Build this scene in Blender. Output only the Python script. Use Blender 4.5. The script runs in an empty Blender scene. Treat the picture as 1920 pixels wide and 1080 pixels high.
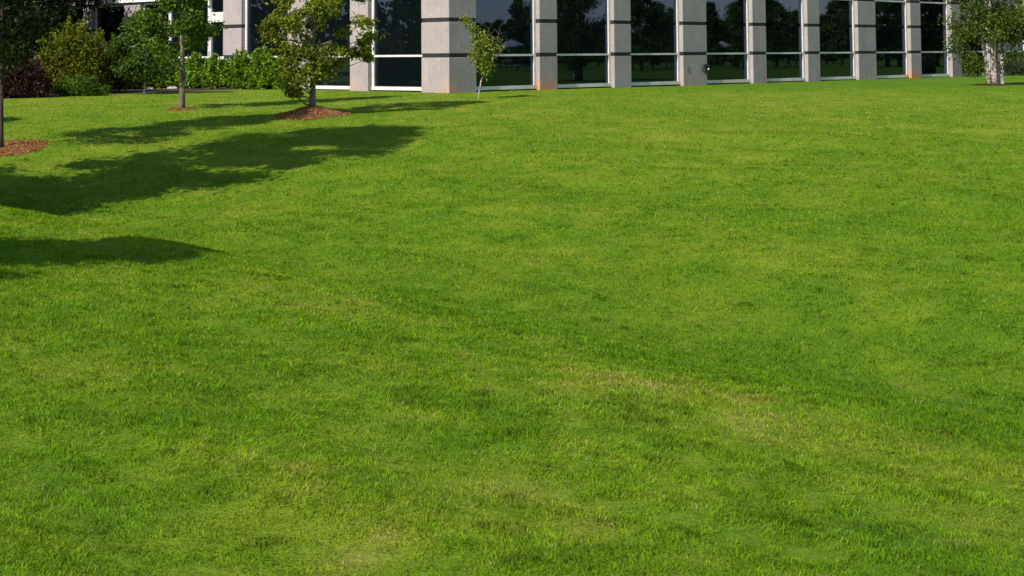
import bpy, math, random
import numpy as np
from mathutils import Vector, Matrix
PI = math.pi
S = bpy.context.scene
COL = S.collection

# ------------------------------------------------------------------ camera
F = 2850.0                       # focal length in pixels of a 1920 px wide frame
PITCH, ROLL = 0.060, -0.0072
PX, PY = 960.0, 103 - F*math.tan(PITCH)
EYE = 1.6
cam = bpy.data.cameras.new('camera'); camo = bpy.data.objects.new('camera', cam); COL.objects.link(camo)
R = Matrix.Rotation(PI/2+PITCH, 3, 'X') @ Matrix.Rotation(ROLL, 3, 'Z')
camo.matrix_world = Matrix.Translation((0, 0, EYE)) @ R.to_4x4()
cam.sensor_fit = 'HORIZONTAL'; cam.sensor_width = 36; cam.lens = 36*F/1920
cam.shift_y = -(540-PY)/1920
cam.clip_start = 0.1; cam.clip_end = 5000
S.camera = camo

# ------------------------------------------------------------------ sky, sun, exposure
SUN_AZ, SUN_EL = math.radians(52), math.radians(40)     # SUN_AZ: heading the shadows run, from +X towards +Y
world = bpy.data.worlds.new('World'); S.world = world; world.use_nodes = True
wn = world.node_tree; wn.nodes.clear()
sky = wn.nodes.new('ShaderNodeTexSky'); sky.sky_type = 'NISHITA'; sky.sun_disc = False
sky.sun_elevation = SUN_EL
SV = Vector((-math.cos(SUN_AZ)*math.cos(SUN_EL), -math.sin(SUN_AZ)*math.cos(SUN_EL), math.sin(SUN_EL)))
sky.sun_rotation = math.atan2(SV.x, SV.y)
sky.air_density = 1.0; sky.dust_density = 0.5; sky.ozone_density = 1.5
bg = wn.nodes.new('ShaderNodeBackground'); bg.inputs[1].default_value = 0.10
wo = wn.nodes.new('ShaderNodeOutputWorld')
wn.links.new(sky.outputs[0], bg.inputs[0]); wn.links.new(bg.outputs[0], wo.inputs[0])
sl = bpy.data.lights.new('sun', 'SUN'); sl.energy = 4.45; sl.angle = math.radians(0.5); sl.color = (1.0, 0.93, 0.82)
so = bpy.data.objects.new('sun', sl); COL.objects.link(so)
so.rotation_euler = SV.to_track_quat('Z', 'Y').to_euler(); so.location = (-30, -30, 40)
S.view_settings.view_transform = 'Standard'; S.view_settings.look = 'None'
S.view_settings.exposure = 0.55; S.view_settings.gamma = 1.0
S.view_settings.use_curve_mapping = False
S.render.engine = 'CYCLES'

# ------------------------------------------------------------------ helpers
def ray(px, py):
    v = R @ Vector(((px-PX)/F, -(py-PY)/F, -1)); return v
def at(px, py, Y):
    v = ray(px, py); k = Y/v.y
    return Vector((v.x*k, Y, EYE+v.z*k))

def mesh_obj(name, verts, faces, mat=None, parent=None, smooth=False):
    me = bpy.data.meshes.new(name); me.from_pydata([tuple(v) for v in verts], [], faces); me.update()
    if mat: me.materials.append(mat)
    if smooth: me.polygons.foreach_set('use_smooth', [True]*len(me.polygons))
    o = bpy.data.objects.new(name, me); COL.objects.link(o)
    if parent: o.parent = parent
    return o
def tag(o, label=None, cat=None, group=None, kind=None):
    if label: o['label'] = label
    if cat: o['category'] = cat
    if group: o['group'] = group
    if kind: o['kind'] = kind
    return o
def empty(name, loc=(0, 0, 0), rz=0):
    o = bpy.data.objects.new(name, None); COL.objects.link(o); o.location = loc
    o.rotation_euler = (0, 0, rz); o.empty_display_size = 0.3; return o

class MB:
    def __init__(s): s.v = []; s.f = []
    def add(s, vs, fs):
        n = len(s.v); s.v += [Vector(v) for v in vs]; s.f += [tuple(i+n for i in f) for f in fs]
    def box(s, x0, y0, z0, x1, y1, z1, bev=0.0):
        b = bev
        if b <= 0:
            vs = [(x, y, z) for z in (z0, z1) for y in (y0, y1) for x in (x0, x1)]
            s.add(vs, [(0, 2, 3, 1), (4, 5, 7, 6), (0, 1, 5, 4), (2, 6, 7, 3), (0, 4, 6, 2), (1, 3, 7, 5)])
        else:
            ring = [(x0+b, y0), (x1-b, y0), (x1, y0+b), (x1, y1-b), (x1-b, y1), (x0+b, y1), (x0, y1-b), (x0, y0+b)]
            ring2 = [(x0+b, y0+b), (x1-b, y0+b), (x1-b, y0+b), (x1-b, y1-b), (x1-b, y1-b), (x0+b, y1-b), (x0+b, y1-b), (x0+b, y0+b)]
            vs = [(x, y, z0) for x, y in ring2]+[(x, y, z0+b) for x, y in ring]+[(x, y, z1-b) for x, y in ring]+[(x, y, z1) for x, y in ring2]
            fs = [tuple(range(7, -1, -1)), tuple(range(24, 32))]
            for k in range(3):
                for i in range(8):
                    j = (i+1) % 8; fs.append((k*8+i, k*8+j, (k+1)*8+j, (k+1)*8+i))
            s.add(vs, fs)
    def tube(s, pts, rad, n=8, cap=True):
        pts = [Vector(p) for p in pts]; base = len(s.v)
        for i, p in enumerate(pts):
            d = (pts[min(i+1, len(pts)-1)]-pts[max(i-1, 0)]).normalized()
            a = d.cross(Vector((0, 0, 1)) if abs(d.z) < .9 else Vector((1, 0, 0))).normalized(); b = d.cross(a)
            r = rad[i] if hasattr(rad, '__len__') else rad
            for k in range(n):
                t = 2*PI*k/n; s.v.append(p+(a*math.cos(t)+b*math.sin(t))*r)
        for i in range(len(pts)-1):
            for k in range(n):
                j = (k+1) % n; s.f.append((base+i*n+k, base+i*n+j, base+(i+1)*n+j, base+(i+1)*n+k))
        if cap:
            s.f.append(tuple(base+k for k in range(n-1, -1, -1))); e = base+(len(pts)-1)*n
            s.f.append(tuple(e+k for k in range(n)))
    def build(s, name, mat, parent=None, smooth=False, xf=None):
        v = [xf(p) for p in s.v] if xf else s.v
        return mesh_obj(name, v, s.f, mat, parent, smooth)

def _h(ix, iy, seed):
    n = (ix.astype(np.int64)*374761393+iy.astype(np.int64)*668265263+seed*974711) & 0x7fffffff
    n = ((n ^ (n >> 13))*1274126177) & 0x7fffffff
    return ((n ^ (n >> 16)) & 0xffff)/65535.0
def vnoise(x, y, seed=0):
    x = np.asarray(x, float); y = np.asarray(y, float)
    ix = np.floor(x); iy = np.floor(y); fx = x-ix; fy = y-iy
    fx = fx*fx*(3-2*fx); fy = fy*fy*(3-2*fy)
    a = _h(ix, iy, seed); b = _h(ix+1, iy, seed); c = _h(ix, iy+1, seed); d = _h(ix+1, iy+1, seed)
    return (a*(1-fx)+b*fx)*(1-fy)+(c*(1-fx)+d*fx)*fy
def fnoise(x, y, seed=0, oct=3):
    t = 0; a = 1; s = 0
    for o in range(oct):
        t = t+a*vnoise(np.asarray(x)*2**o+17*o, np.asarray(y)*2**o-9*o, seed+o); s += a; a *= .55
    return t/s

# ------------------------------------------------------------------ terrain shape (a bank, a swale, a near rise)
YK = np.array([-60, 8, 12, 16, 20, 24, 28, 31, 34, 38, 42, 47, 56, 70, 3000.])
HL = np.array([3.3, 3.1, 3.0, 2.9, 2.75, 2.50, 2.08, 1.76, 1.53, 1.32, 1.22, 1.15, 1.13, 1.10, 1.10])
HC = np.array([3.4, 3.15, 2.95, 2.66, 2.38, 2.11, 1.86, 1.69, 1.52, 1.36, 1.24, 1.16, 1.15, 1.12, 1.12])
HR = np.array([3.2, 3.0, 2.78, 2.50, 2.22, 1.98, 1.76, 1.63, 1.51, 1.37, 1.26, 1.17, 1.15, 1.12, 1.12])
def _cub(yk, hk, y):
    # smooth monotone-ish Hermite
    m = np.gradient(hk, yk); i = np.clip(np.searchsorted(yk, y)-1, 0, len(yk)-2)
    h = yk[i+1]-yk[i]; t = (y-yk[i])/h
    return ((2*t**3-3*t**2+1)*hk[i]+(t**3-2*t**2+t)*h*m[i]+(-2*t**3+3*t**2)*hk[i+1]+(t**3-t**2)*h*m[i+1])
def height(X, Y):
    X = np.asarray(X, float); Y = np.asarray(Y, float)
    Yc = np.clip(Y, -59, 2990)
    l, c, r = (_cub(YK, k, Yc) for k in (HL, HC, HR))
    wl = np.clip(-X/8., 0, 1); wl = wl*wl*(3-2*wl); wr = np.clip(X/8., 0, 1); wr = wr*wr*(3-2*wr)
    zf = -(c+(l-c)*wl+(r-c)*wr)
    v = (Y+1.2*X-11.35)/1.562+0.35*np.sin(X*0.45+1.0)
    vv = np.clip(v, -60, 40)
    sp = np.log1p(np.exp(np.clip(vv*3.5, -30, 60)))/3.5
    zn = -(1.93+0.045*np.clip(vv, -14, 0)*0.95+0.0*vv)-0.27*sp
    k = 0.08
    m = np.maximum(zf, zn); z = m+k*np.log(np.exp((zf-m)/k)+np.exp((zn-m)/k))
    near = np.clip(1-np.abs(Y-20)/60, 0, 1)*np.clip(1-np.abs(X)/50, 0, 1)
    bump = (fnoise(X*.45, Y*.45, 5, 3)-.5)*.13*near*np.clip((44-Y)/10, .12, 1)
    z = z+bump+(fnoise(X*1.7, Y*1.7, 11, 2)-.5)*.035*near*np.clip((44-Y)/10, .15, 1)
    # low furrows left by mowing and run-off, lying along the rise
    al = (Y*-.768+X*.640); ac = v+.5*(fnoise(al*.35, v*.5, 61, 2)-.5)*2
    rp = (fnoise(al*.22+3, ac*1.15, 63, 3)-.5)*.17+(fnoise(X*.5, Y*1.1, 66, 3)-.5)*.11*np.clip((Y-14)/8, 0, 1)
    z = z+rp*near*np.clip((42-Y)/12, .08, 1)
    return z+EYE
def gz(x, y): return float(height(x, y))
def ground(px, py):
    v = ray(px, py); lo = None; t = 3.0
    while t < 300:
        x, y, z = v.x*t, v.y*t, EYE+v.z*t
        if z < gz(x, y): break
        t *= 1.01
    a, b = t/1.01, t
    for _ in range(25):
        m = (a+b)/2
        if EYE+v.z*m < gz(v.x*m, v.y*m): b = m
        else: a = m
    return Vector((v.x*b, v.y*b, gz(v.x*b, v.y*b)))

# ------------------------------------------------------------------ materials
def mat_new(name):
    m = bpy.data.materials.new(name); m.use_nodes = True; nt = m.node_tree; nt.nodes.clear()
    return m, nt, nt.nodes, nt.links
def N(nt, t, **kw):
    n = nt.nodes.new(t)
    for k, v in kw.items(): setattr(n, k, v)
    return n
def noise(nt, vec, scale, detail=4, rough=.55):
    n = N(nt, 'ShaderNodeTexNoise'); n.inputs['Scale'].default_value = scale; n.inputs['Detail'].default_value = detail
    n.inputs['Roughness'].default_value = rough
    if vec is not None: nt.links.new(vec, n.inputs['Vector'])
    return n.outputs['Fac']
def ramp(nt, fac, stops):
    r = N(nt, 'ShaderNodeValToRGB'); e = r.color_ramp.elements
    e[0].position, e[0].color = stops[0][0], (*stops[0][1], 1); e[1].position, e[1].color = stops[-1][0], (*stops[-1][1], 1)
    for p, c in stops[1:-1]: q = e.new(p); q.color = (*c, 1)
    nt.links.new(fac, r.inputs[0]); return r.outputs[0]
def mix(nt, fac, a, b, mode='MIX'):
    m = N(nt, 'ShaderNodeMix', data_type='RGBA', blend_type=mode)
    if isinstance(fac, (int, float)): m.inputs[0].default_value = fac
    else: nt.links.new(fac, m.inputs[0])
    for s, k in ((a, 6), (b, 7)):
        if isinstance(s, tuple): m.inputs[k].default_value = (*s[:3], 1)
        else: nt.links.new(s, m.inputs[k])
    return m.outputs[2]
def geo_pos(nt): return N(nt, 'ShaderNodeNewGeometry').outputs['Position']
def bump(nt, h, strength, dist):
    b = N(nt, 'ShaderNodeBump'); b.inputs['Strength'].default_value = strength; b.inputs['Distance'].default_value = dist
    nt.links.new(h, b.inputs['Height']); return b.outputs[0]
def principled(nt, color=None, rough=.8, normal=None, spec=None, metallic=None, ior=None):
    p = N(nt, 'ShaderNodeBsdfPrincipled')
    if isinstance(color, tuple): p.inputs['Base Color'].default_value = (*color[:3], 1)
    elif color is not None: nt.links.new(color, p.inputs['Base Color'])
    if isinstance(rough, (int, float)): p.inputs['Roughness'].default_value = rough
    else: nt.links.new(rough, p.inputs['Roughness'])
    if normal is not None: nt.links.new(normal, p.inputs['Normal'])
    if spec is not None: p.inputs['Specular IOR Level'].default_value = spec
    if metallic is not None: p.inputs['Metallic'].default_value = metallic
    if ior is not None: p.inputs['IOR'].default_value = ior
    return p
def out(nt, sh):
    o = N(nt, 'ShaderNodeOutputMaterial'); nt.links.new(sh, o.inputs[0])

def simple(name, color, rough=.6, ns=8, var=.25, bs=0, bd=.01, **kw):
    m, nt, _, L = mat_new(name); P = geo_pos(nt)
    f = noise(nt, P, ns, 5); c = ramp(nt, f, [(.3, tuple(k*(1-var) for k in color)), (.7, tuple(min(1, k*(1+var)) for k in color))])
    nrm = bump(nt, noise(nt, P, ns*6, 5), bs, bd) if bs else None
    out(nt, principled(nt, c, rough, nrm, **kw).outputs[0]); return m

def foliage(name, trans=.3, rough=.55, spec=.16, nvar=.25):
    m, nt, _, L = mat_new(name)
    a = N(nt, 'ShaderNodeAttribute', attribute_name='tint'); P = geo_pos(nt)
    f = noise(nt, P, 9, 3)
    c = mix(nt, 1.0, a.outputs['Color'], ramp(nt, f, [(.3, (1-nvar,)*3), (.7, (1+nvar,)*3)]), 'MULTIPLY')
    p = principled(nt, c, rough, spec=spec)
    t = N(nt, 'ShaderNodeBsdfTranslucent'); 
    tc = mix(nt, 1.0, c, (1.45, 1.5, .45), 'MULTIPLY'); L.new(tc, t.inputs[0])
    ms = N(nt, 'ShaderNodeMixShader'); ms.inputs[0].default_value = trans
    L.new(p.outputs[0], ms.inputs[1]); L.new(t.outputs[0], ms.inputs[2]); out(nt, ms.outputs[0]); return m
M_leaf = foliage('leaves', .34)
M_grass = foliage('grass_blades', .42, .7, .06, .12)

def make_lawn():
    m, nt, _, L = mat_new('lawn')
    a = N(nt, 'ShaderNodeAttribute', attribute_name='tint'); P = geo_pos(nt)
    f1 = noise(nt, P, 1.6, 6, .65); f2 = noise(nt, P, 14, 5, .7); f3 = noise(nt, P, 70, 3, .7)
    c = mix(nt, 1.0, a.outputs['Color'], ramp(nt, f1, [(.3, (.78, .87, .85)), (.7, (1.2, 1.11, 1.15))]), 'MULTIPLY')
    c = mix(nt, 1.0, c, ramp(nt, f2, [(.28, (.66, .74, .6)), (.72, (1.28, 1.2, 1.35))]), 'MULTIPLY')
    c = mix(nt, 1.0, c, ramp(nt, f3, [(.25, (.62, .7, .6)), (.75, (1.3, 1.25, 1.3))]), 'MULTIPLY')
    b1 = bump(nt, f2, .6, .05)
    b = N(nt, 'ShaderNodeBump'); b.inputs['Strength'].default_value = .7; b.inputs['Distance'].default_value = .02
    L.new(f3, b.inputs['Height']); L.new(b1, b.inputs['Normal'])
    out(nt, principled(nt, c, .9, b.outputs[0], spec=.12).outputs[0]); return m
M_lawn = make_lawn()

def splash(nt, P):
    # the spots along the wall where red clay has washed against it
    acc = None
    for px, d, r, a in ((838, 46.6, 1.1, .42), (1008, 50.2, .8, 2.2), (1707, 66.6, .8, 1.6), (1425, 59.0, .9, .5), (1527, 62, .8, .4), (672, 50.3, .8, .3), (1310, 55, 1.2, .3), (1360, 57, 1.3, .3)):
        q = at(px, 150, d); sb = N(nt, 'ShaderNodeVectorMath', operation='DISTANCE'); nt.links.new(P, sb.inputs[0]); sb.inputs[1].default_value = (q.x, q.y, .42)
        m_ = N(nt, 'ShaderNodeMapRange'); m_.interpolation_type = 'SMOOTHSTEP'; m_.inputs[1].default_value = 0; m_.inputs[2].default_value = r; m_.inputs[3].default_value = a; m_.inputs[4].default_value = 0
        nt.links.new(sb.outputs['Value'], m_.inputs[0])
        if acc is None: acc = m_.outputs[0]
        else:
            x = N(nt, 'ShaderNodeMath', operation='MAXIMUM'); nt.links.new(acc, x.inputs[0]); nt.links.new(m_.outputs[0], x.inputs[1]); acc = x.outputs[0]
    return acc
def make_concrete():
    m, nt, _, L = mat_new('exposed_aggregate_concrete'); P = geo_pos(nt)
    f = noise(nt, P, 60, 4, .75); f2 = noise(nt, P, 1.3, 5, .6)
    c = ramp(nt, f, [(.32, (.245, .208, .208)), (.5, (.345, .303, .300)), (.68, (.45, .397, .392))])
    c = mix(nt, 1.0, c, ramp(nt, f2, [(.3, (.86, .86, .87)), (.7, (1.08, 1.07, 1.05))]), 'MULTIPLY')
    fm = noise(nt, P, 13, 4, .7); c = mix(nt, 1.0, c, ramp(nt, fm, [(.3, (.86, .86, .86)), (.7, (1.1, 1.1, 1.1))]), 'MULTIPLY')
    mp = N(nt, 'ShaderNodeMapping'); mp.inputs['Scale'].default_value = (7, 7, .5); L.new(P, mp.inputs[0])
    st = noise(nt, mp.outputs[0], 1.0, 4, .6)
    c = mix(nt, 1.0, c, ramp(nt, st, [(.35, (.93, .925, .93)), (.6, (1.02, 1.02, 1.02))]), 'MULTIPLY')
    # red clay splashed on the foot of the wall
    sx = N(nt, 'ShaderNodeSeparateXYZ'); L.new(P, sx.inputs[0])
    mr = N(nt, 'ShaderNodeMapRange'); mr.inputs[1].default_value = .42; mr.inputs[2].default_value = 1.1
    mr.inputs[3].default_value = 1; mr.inputs[4].default_value = 0; L.new(sx.outputs[2], mr.inputs[0])
    nr = splash(nt, P)
    nf2 = noise(nt, P, 7, 4, .6)
    pw = N(nt, 'ShaderNodeMath', operation='POWER'); L.new(mr.outputs[0], pw.inputs[0]); pw.inputs[1].default_value = 1.1
    m1 = N(nt, 'ShaderNodeMath', operation='MULTIPLY'); L.new(pw.outputs[0], m1.inputs[0]); L.new(nr, m1.inputs[1])
    m2 = N(nt, 'ShaderNodeMath', operation='MULTIPLY', use_clamp=True); L.new(m1.outputs[0], m2.inputs[0])
    m3 = N(nt, 'ShaderNodeMath', operation='ADD'); L.new(nf2, m3.inputs[0]); m3.inputs[1].default_value = .5; L.new(m3.outputs[0], m2.inputs[1])
    c = mix(nt, m2.outputs[0], c, (.56, .22, .07))
    out(nt, principled(nt, c, .9, bump(nt, f, .5, .01), spec=.2).outputs[0]); return m, 
M_conc, = make_concrete()
M_band = simple('dark_joint', (.016, .014, .014), .7, 6, .2)
def make_frame():
    m, nt, _, L = mat_new('white_metal_frame'); P = geo_pos(nt)
    f = noise(nt, P, 3, 5, .6); c = ramp(nt, f, [(.3, (.52, .50, .48)), (.7, (.68, .66, .64))])
    sx = N(nt, 'ShaderNodeSeparateXYZ'); L.new(P, sx.inputs[0])
    mr = N(nt, 'ShaderNodeMapRange'); mr.inputs[1].default_value = .50; mr.inputs[2].default_value = .9
    mr.inputs[3].default_value = 1; mr.inputs[4].default_value = 0; L.new(sx.outputs[2], mr.inputs[0])
    nr = splash(nt, P)
    m1 = N(nt, 'ShaderNodeMath', operation='MULTIPLY'); L.new(mr.outputs[0], m1.inputs[0]); L.new(nr, m1.inputs[1])
    c = mix(nt, m1.outputs[0], c, (.58, .27, .10))
    out(nt, principled(nt, c, .45).outputs[0]); return m
M_frame = make_frame()
def make_glass():
    m, nt, _, L = mat_new('dark_tinted_glass'); P = geo_pos(nt)
    b = bump(nt, noise(nt, P, .7, 1, .3), .012, .1)
    p = principled(nt, (.003, .005, .006), .012, b, ior=2.0)
    p.inputs['Specular Tint'].default_value = (.38, .52, 1, 1); out(nt, p.outputs[0]); return m
M_glass = make_glass()
M_soffit = simple('white_fascia', (.78, .78, .77), .5, 2, .05)
M_roof = simple('roof_membrane', (.3, .3, .3), .9, 2, .1)
def make_bark(name, c0, c1, sc=(18, 18, 4)):
    m, nt, _, L = mat_new(name); P = geo_pos(nt)
    mp = N(nt, 'ShaderNodeMapping'); mp.inputs['Scale'].default_value = sc; L.new(P, mp.inputs[0])
    f = noise(nt, mp.outputs[0], 1, 6, .65)
    out(nt, principled(nt, ramp(nt, f, [(.35, c0), (.65, c1)]), .9, bump(nt, f, .6, .02), spec=.2).outputs[0]); return m
M_bark = make_bark('grey_brown_bark', (.07, .055, .04), (.24, .20, .155))
M_barkd = make_bark('dark_bark', (.025, .018, .013), (.08, .06, .045))
M_birch = make_bark('pale_peeling_bark', (.15, .10, .075), (.55, .48, .42), (9, 9, 16))
def make_mulch():
    m, nt, _, L = mat_new('pine_straw_mulch'); P = geo_pos(nt)
    f = noise(nt, P, 45, 5, .75); f2 = noise(nt, P, 4, 3)
    c = ramp(nt, f, [(.3, (.09, .042, .02)), (.5, (.27, .135, .058)), (.72, (.48, .28, .14))])
    c = mix(nt, 1.0, c, ramp(nt, f2, [(.3, (.7, .75, .85)), (.7, (1.15, 1.0, .95))]), 'MULTIPLY')
    out(nt, principled(nt, c, .95, bump(nt, f, 1, .03), spec=.1).outputs[0]); return m
M_mulch = make_mulch()
M_bed = simple('dark_bark_bed', (.05, .028, .016), .95, 30, .5, 1, .03)
M_stone = simple('pale_edging_stone', (.42, .40, .37), .85, 12, .25, .4, .01)
M_black = simple('black_metal', (.02, .02, .022), .4, 6, .2)
M_white = simple('white_plastic', (.75, .75, .73), .4, 6, .05)
M_grey = simple('grey_metal', (.16, .16, .16), .5, 6, .1)

# ------------------------------------------------------------------ lawn colour (turf patches, slope shade painted in) and ground sheet
PATCH = []      # (x, y, r along x, r along y, tone) tone <0 lush dark, >0 straw
for px, py, rx, ry, t in [
    (1130, 412, 60, 14, 1.5), (1010, 478, 110, 14, .9), (770, 778, 55, 13, 1.3), (1170, 705, 60, 14, 1.1), (1290, 735, 90, 16, .6),
    (720, 1010, 30, 12, 1.5), (1080, 1020, 40, 14, .8), (330, 285, 60, 20, 1.0), (160, 290, 40, 14, .9), (30, 345, 60, 14, .9), (1700, 545, 110, 30, 1.2),
    (470, 400, 120, 30, .5), (60, 680, 120, 60, .8), (1560, 810, 220, 60, .5), (440, 725, 60, 20, .9), (1560, 300, 90, 10, .6),
    (1875, 580, 75, 34, -1.5), (1560, 552, 70, 22, -1.3), (1850, 765, 110, 20, -1.5), (1600, 705, 70, 20, -1.0), (990, 450, 70, 16, -.8), (1730, 440, 30, 9, -1.2),
    (1330, 670, 90, 16, -.9), (900, 596, 60, 12, -.6), (330, 605, 110, 40, -.5), (300, 800, 160, 60, -.3), (200, 990, 220, 70, -.5), (60, 850, 160, 70, -.4), (1000, 880, 140, 40, -.4),
    (1640, 840, 100, 30, -.4), (1700, 1010, 160, 50, -.4), (640, 700, 120, 30, -.3), (1080, 350, 300, 30, -.5), (1220, 420, 220, 40, -.3), (700, 350, 300, 30, .2), (960, 1050, 200, 30, -.4)]:
    g = ground(px, py); gx = ground(px+rx, py) if px+rx < 2200 else ground(px-rx, py); gy = ground(px, py-ry)
    PATCH.append((g.x, g.y, abs(gx.x-g.x)+.02, abs(gy.y-g.y)+.02, t))
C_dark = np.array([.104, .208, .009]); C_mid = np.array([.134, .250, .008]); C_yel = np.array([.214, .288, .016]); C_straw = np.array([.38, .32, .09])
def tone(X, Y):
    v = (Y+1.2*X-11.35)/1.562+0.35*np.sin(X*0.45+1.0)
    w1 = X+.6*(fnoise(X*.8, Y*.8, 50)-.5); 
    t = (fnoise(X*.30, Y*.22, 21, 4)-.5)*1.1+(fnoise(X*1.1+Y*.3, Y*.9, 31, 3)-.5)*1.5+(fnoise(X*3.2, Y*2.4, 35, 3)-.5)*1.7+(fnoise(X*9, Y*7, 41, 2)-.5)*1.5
    t = t+.30*np.exp(-((v+.9)/1.1)**2)+.35*np.exp(-((v+.35)/.35)**2)*vnoise(X*.8, Y*.8, 78)*1.5-1.0*np.exp(-((v-.75)/.36)**2)*(.25+vnoise(X*1.1, Y*1.1, 77))-.35*np.exp(-((v-2.6)/.7)**2)  # lush dip and straw crest, deepened to paint in the slope's light and shade
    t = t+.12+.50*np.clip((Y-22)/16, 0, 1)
    t = t-1.3*np.clip((Y-44)/8, 0, 1)*np.clip((X-1)/7, 0, 1)  # darker green towards the wall on the right
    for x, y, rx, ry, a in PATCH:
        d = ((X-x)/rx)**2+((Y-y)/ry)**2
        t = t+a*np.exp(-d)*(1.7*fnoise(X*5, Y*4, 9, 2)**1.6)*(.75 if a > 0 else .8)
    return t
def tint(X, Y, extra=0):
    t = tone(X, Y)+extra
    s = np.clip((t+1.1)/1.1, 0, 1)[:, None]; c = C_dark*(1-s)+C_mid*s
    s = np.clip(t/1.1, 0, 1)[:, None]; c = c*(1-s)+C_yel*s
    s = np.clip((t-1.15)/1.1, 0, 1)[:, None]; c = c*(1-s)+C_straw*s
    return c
SHEET = .80        # sheet colour darkened to stand for the blades' shade on each other
def set_tint(me, colors):
    at_ = me.attributes.new('tint', 'FLOAT_COLOR', 'POINT'); c = np.ones((len(colors), 4), np.float32); c[:, :3] = colors
    at_.data.foreach_set('color', c.ravel())

def axis(fine0, fine1, step, far):
    a = list(np.arange(fine0, fine1+1e-6, step)); s = step; x = a[-1]
    while x < far: s *= 1.35; x += s; a.append(x)
    s = step; x = a[0]
    while x > -far: s *= 1.35; x -= s; a.insert(0, x)
    return np.array(a)
ax, ay = axis(-16, 24, .22, 2500), axis(0, 62, .22, 2500)
GX, GY = np.meshgrid(ax, ay); gxf, gyf = GX.ravel(), GY.ravel()
V = np.stack([gxf, gyf, height(gxf, gyf)], 1)
nx, ny = len(ax), len(ay); ii = np.arange((ny-1)*(nx-1)); r_, c_ = ii//(nx-1), ii % (nx-1)
q = r_*nx+c_
faces = np.stack([q, q+1, q+nx+1, q+nx], 1)
def fast_mesh(name, V, faces, mat, parent=None, tints=None, smooth=False):
    me = bpy.data.meshes.new(name); k = faces.shape[1]
    me.vertices.add(len(V)); me.vertices.foreach_set('co', V.astype(np.float32).ravel())
    me.loops.add(faces.size); me.loops.foreach_set('vertex_index', faces.astype(np.int32).ravel())
    me.polygons.add(len(faces)); me.polygons.foreach_set('loop_start', np.arange(0, faces.size, k, dtype=np.int32))
    me.update(calc_edges=True)
    if smooth: me.polygons.foreach_set('use_smooth', np.ones(len(faces), bool))
    me.materials.append(mat)
    if tints is not None: set_tint(me, tints)
    o = bpy.data.objects.new(name, me); COL.objects.link(o)
    if parent: o.parent = parent
    return o
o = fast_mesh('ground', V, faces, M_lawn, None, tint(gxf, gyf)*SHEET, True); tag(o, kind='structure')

# ------------------------------------------------------------------ building frame of reference
SP = 1.10                                    # spacing of the dark joints
DC = 46.8
C0 = at(842, 104, DC); ZE = C0.z             # corner, at the height of the lower joint
ZB = ZE-SP-.04                               # foot of the walls
tR = ray(3794, 82.7); tR.z = 0; tR.normalize()
nR = Vector((tR.y, -tR.x, 0))                # outward normal of the right facade
tL = -nR                                     # the left facade runs back to the left
nL = -tR
def u_of(px, t, n, off=0.0):
    v = ray(px, 100); o = C0+n*off
    # (v*k - o) . n = 0
    k = (o.x*n.x+o.y*n.y)/(v.x*n.x+v.y*n.y)
    return v.x*k*t.x+v.y*k*t.y-(C0.x*t.x+C0.y*t.y)
def frame_R(p): return C0+tR*p.x+nR*p.y+Vector((0, 0, p.z-C0.z))
def frame_L(p): return C0+tL*p.x+nL*p.y+Vector((0, 0, p.z-C0.z))
ZT = ZE+5*SP                                 # top of the glazing
bld = empty('office_building', (C0.x, C0.y, ZB))
tag(bld, 'two storey office building with pale concrete columns, dark joints and tall dark reflective windows', 'building')
bld_inv = Matrix.Translation(bld.location).inverted()
def B(mb, name, mat, fr, parent=None, smooth=False):
    par = parent or bld
    return mb.build(name, mat, par, smooth, lambda p: fr(p)-bld.location)
REC = .16
def column(fr, u0, u1, joint=False, z1=None, z0=None):
    z1 = z1 or ZT; z0 = (ZB-.5) if z0 is None else z0
    mb = MB(); bh = .064
    lv = [ZE+k*SP for k in range(0, 6)]; lo = z0
    for z in lv+[z1+bh]:
        hi = min(z-bh, z1)
        if hi > lo+.05:
            if joint:
                mid = (u0+u1)/2
                mb.box(u0, -REC-.2, lo, mid-.006, 0, hi, .006); mb.box(mid+.006, -REC-.2, lo, u1, 0, hi, .006)
            else: mb.box(u0, -REC-.2, lo, u1, 0, hi, .006)
        lo = z+bh
    c = B(mb, 'column', M_conc, fr)
    for z in lv:
        if z < z1-.1:
            b = MB(); b.box(u0+.022, -REC-.19, z-bh-.003, u1-.022, -.022, z+bh+.003); B(b, 'joint_band', M_band, fr, c)
    return c
def window(fr, u0, u1, zs=None, z0=None, jamb=.10):
    zs = zs or [ZE, ZE+2*SP, ZE+3*SP, ZT]; z0 = z0 or ZB+.07
    mb = MB(); f0, f1 = -REC-.10, -REC
    sill = .085
    mb.box(u0, f0, z0-.03, u1, f1+.02, z0+sill)
    mb.box(u0, f0, z0+sill, u0+jamb, f1, zs[-1]); mb.box(u1-jamb, f0, z0+sill, u1, f1, zs[-1])
    for z in zs[:-1]: mb.box(u0+jamb, f0, z-.035, u1-jamb, f1-.006, z+.03)
    mb.box(u0+jamb, f0, zs[-1]-.08, u1-jamb, f1-.006, zs[-1])
    w = B(mb, 'window', M_frame, fr)
    lo = z0+sill
    for z in zs:
        p = MB(); hi = z-.035 if z != zs[-1] else z-.08
        p.box(u0+jamb-.01, f0+.02, lo-.005, u1-jamb+.01, f1-.05, hi+.005); B(p, 'pane', M_glass, fr, w); lo = z+.03
    return w
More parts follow.
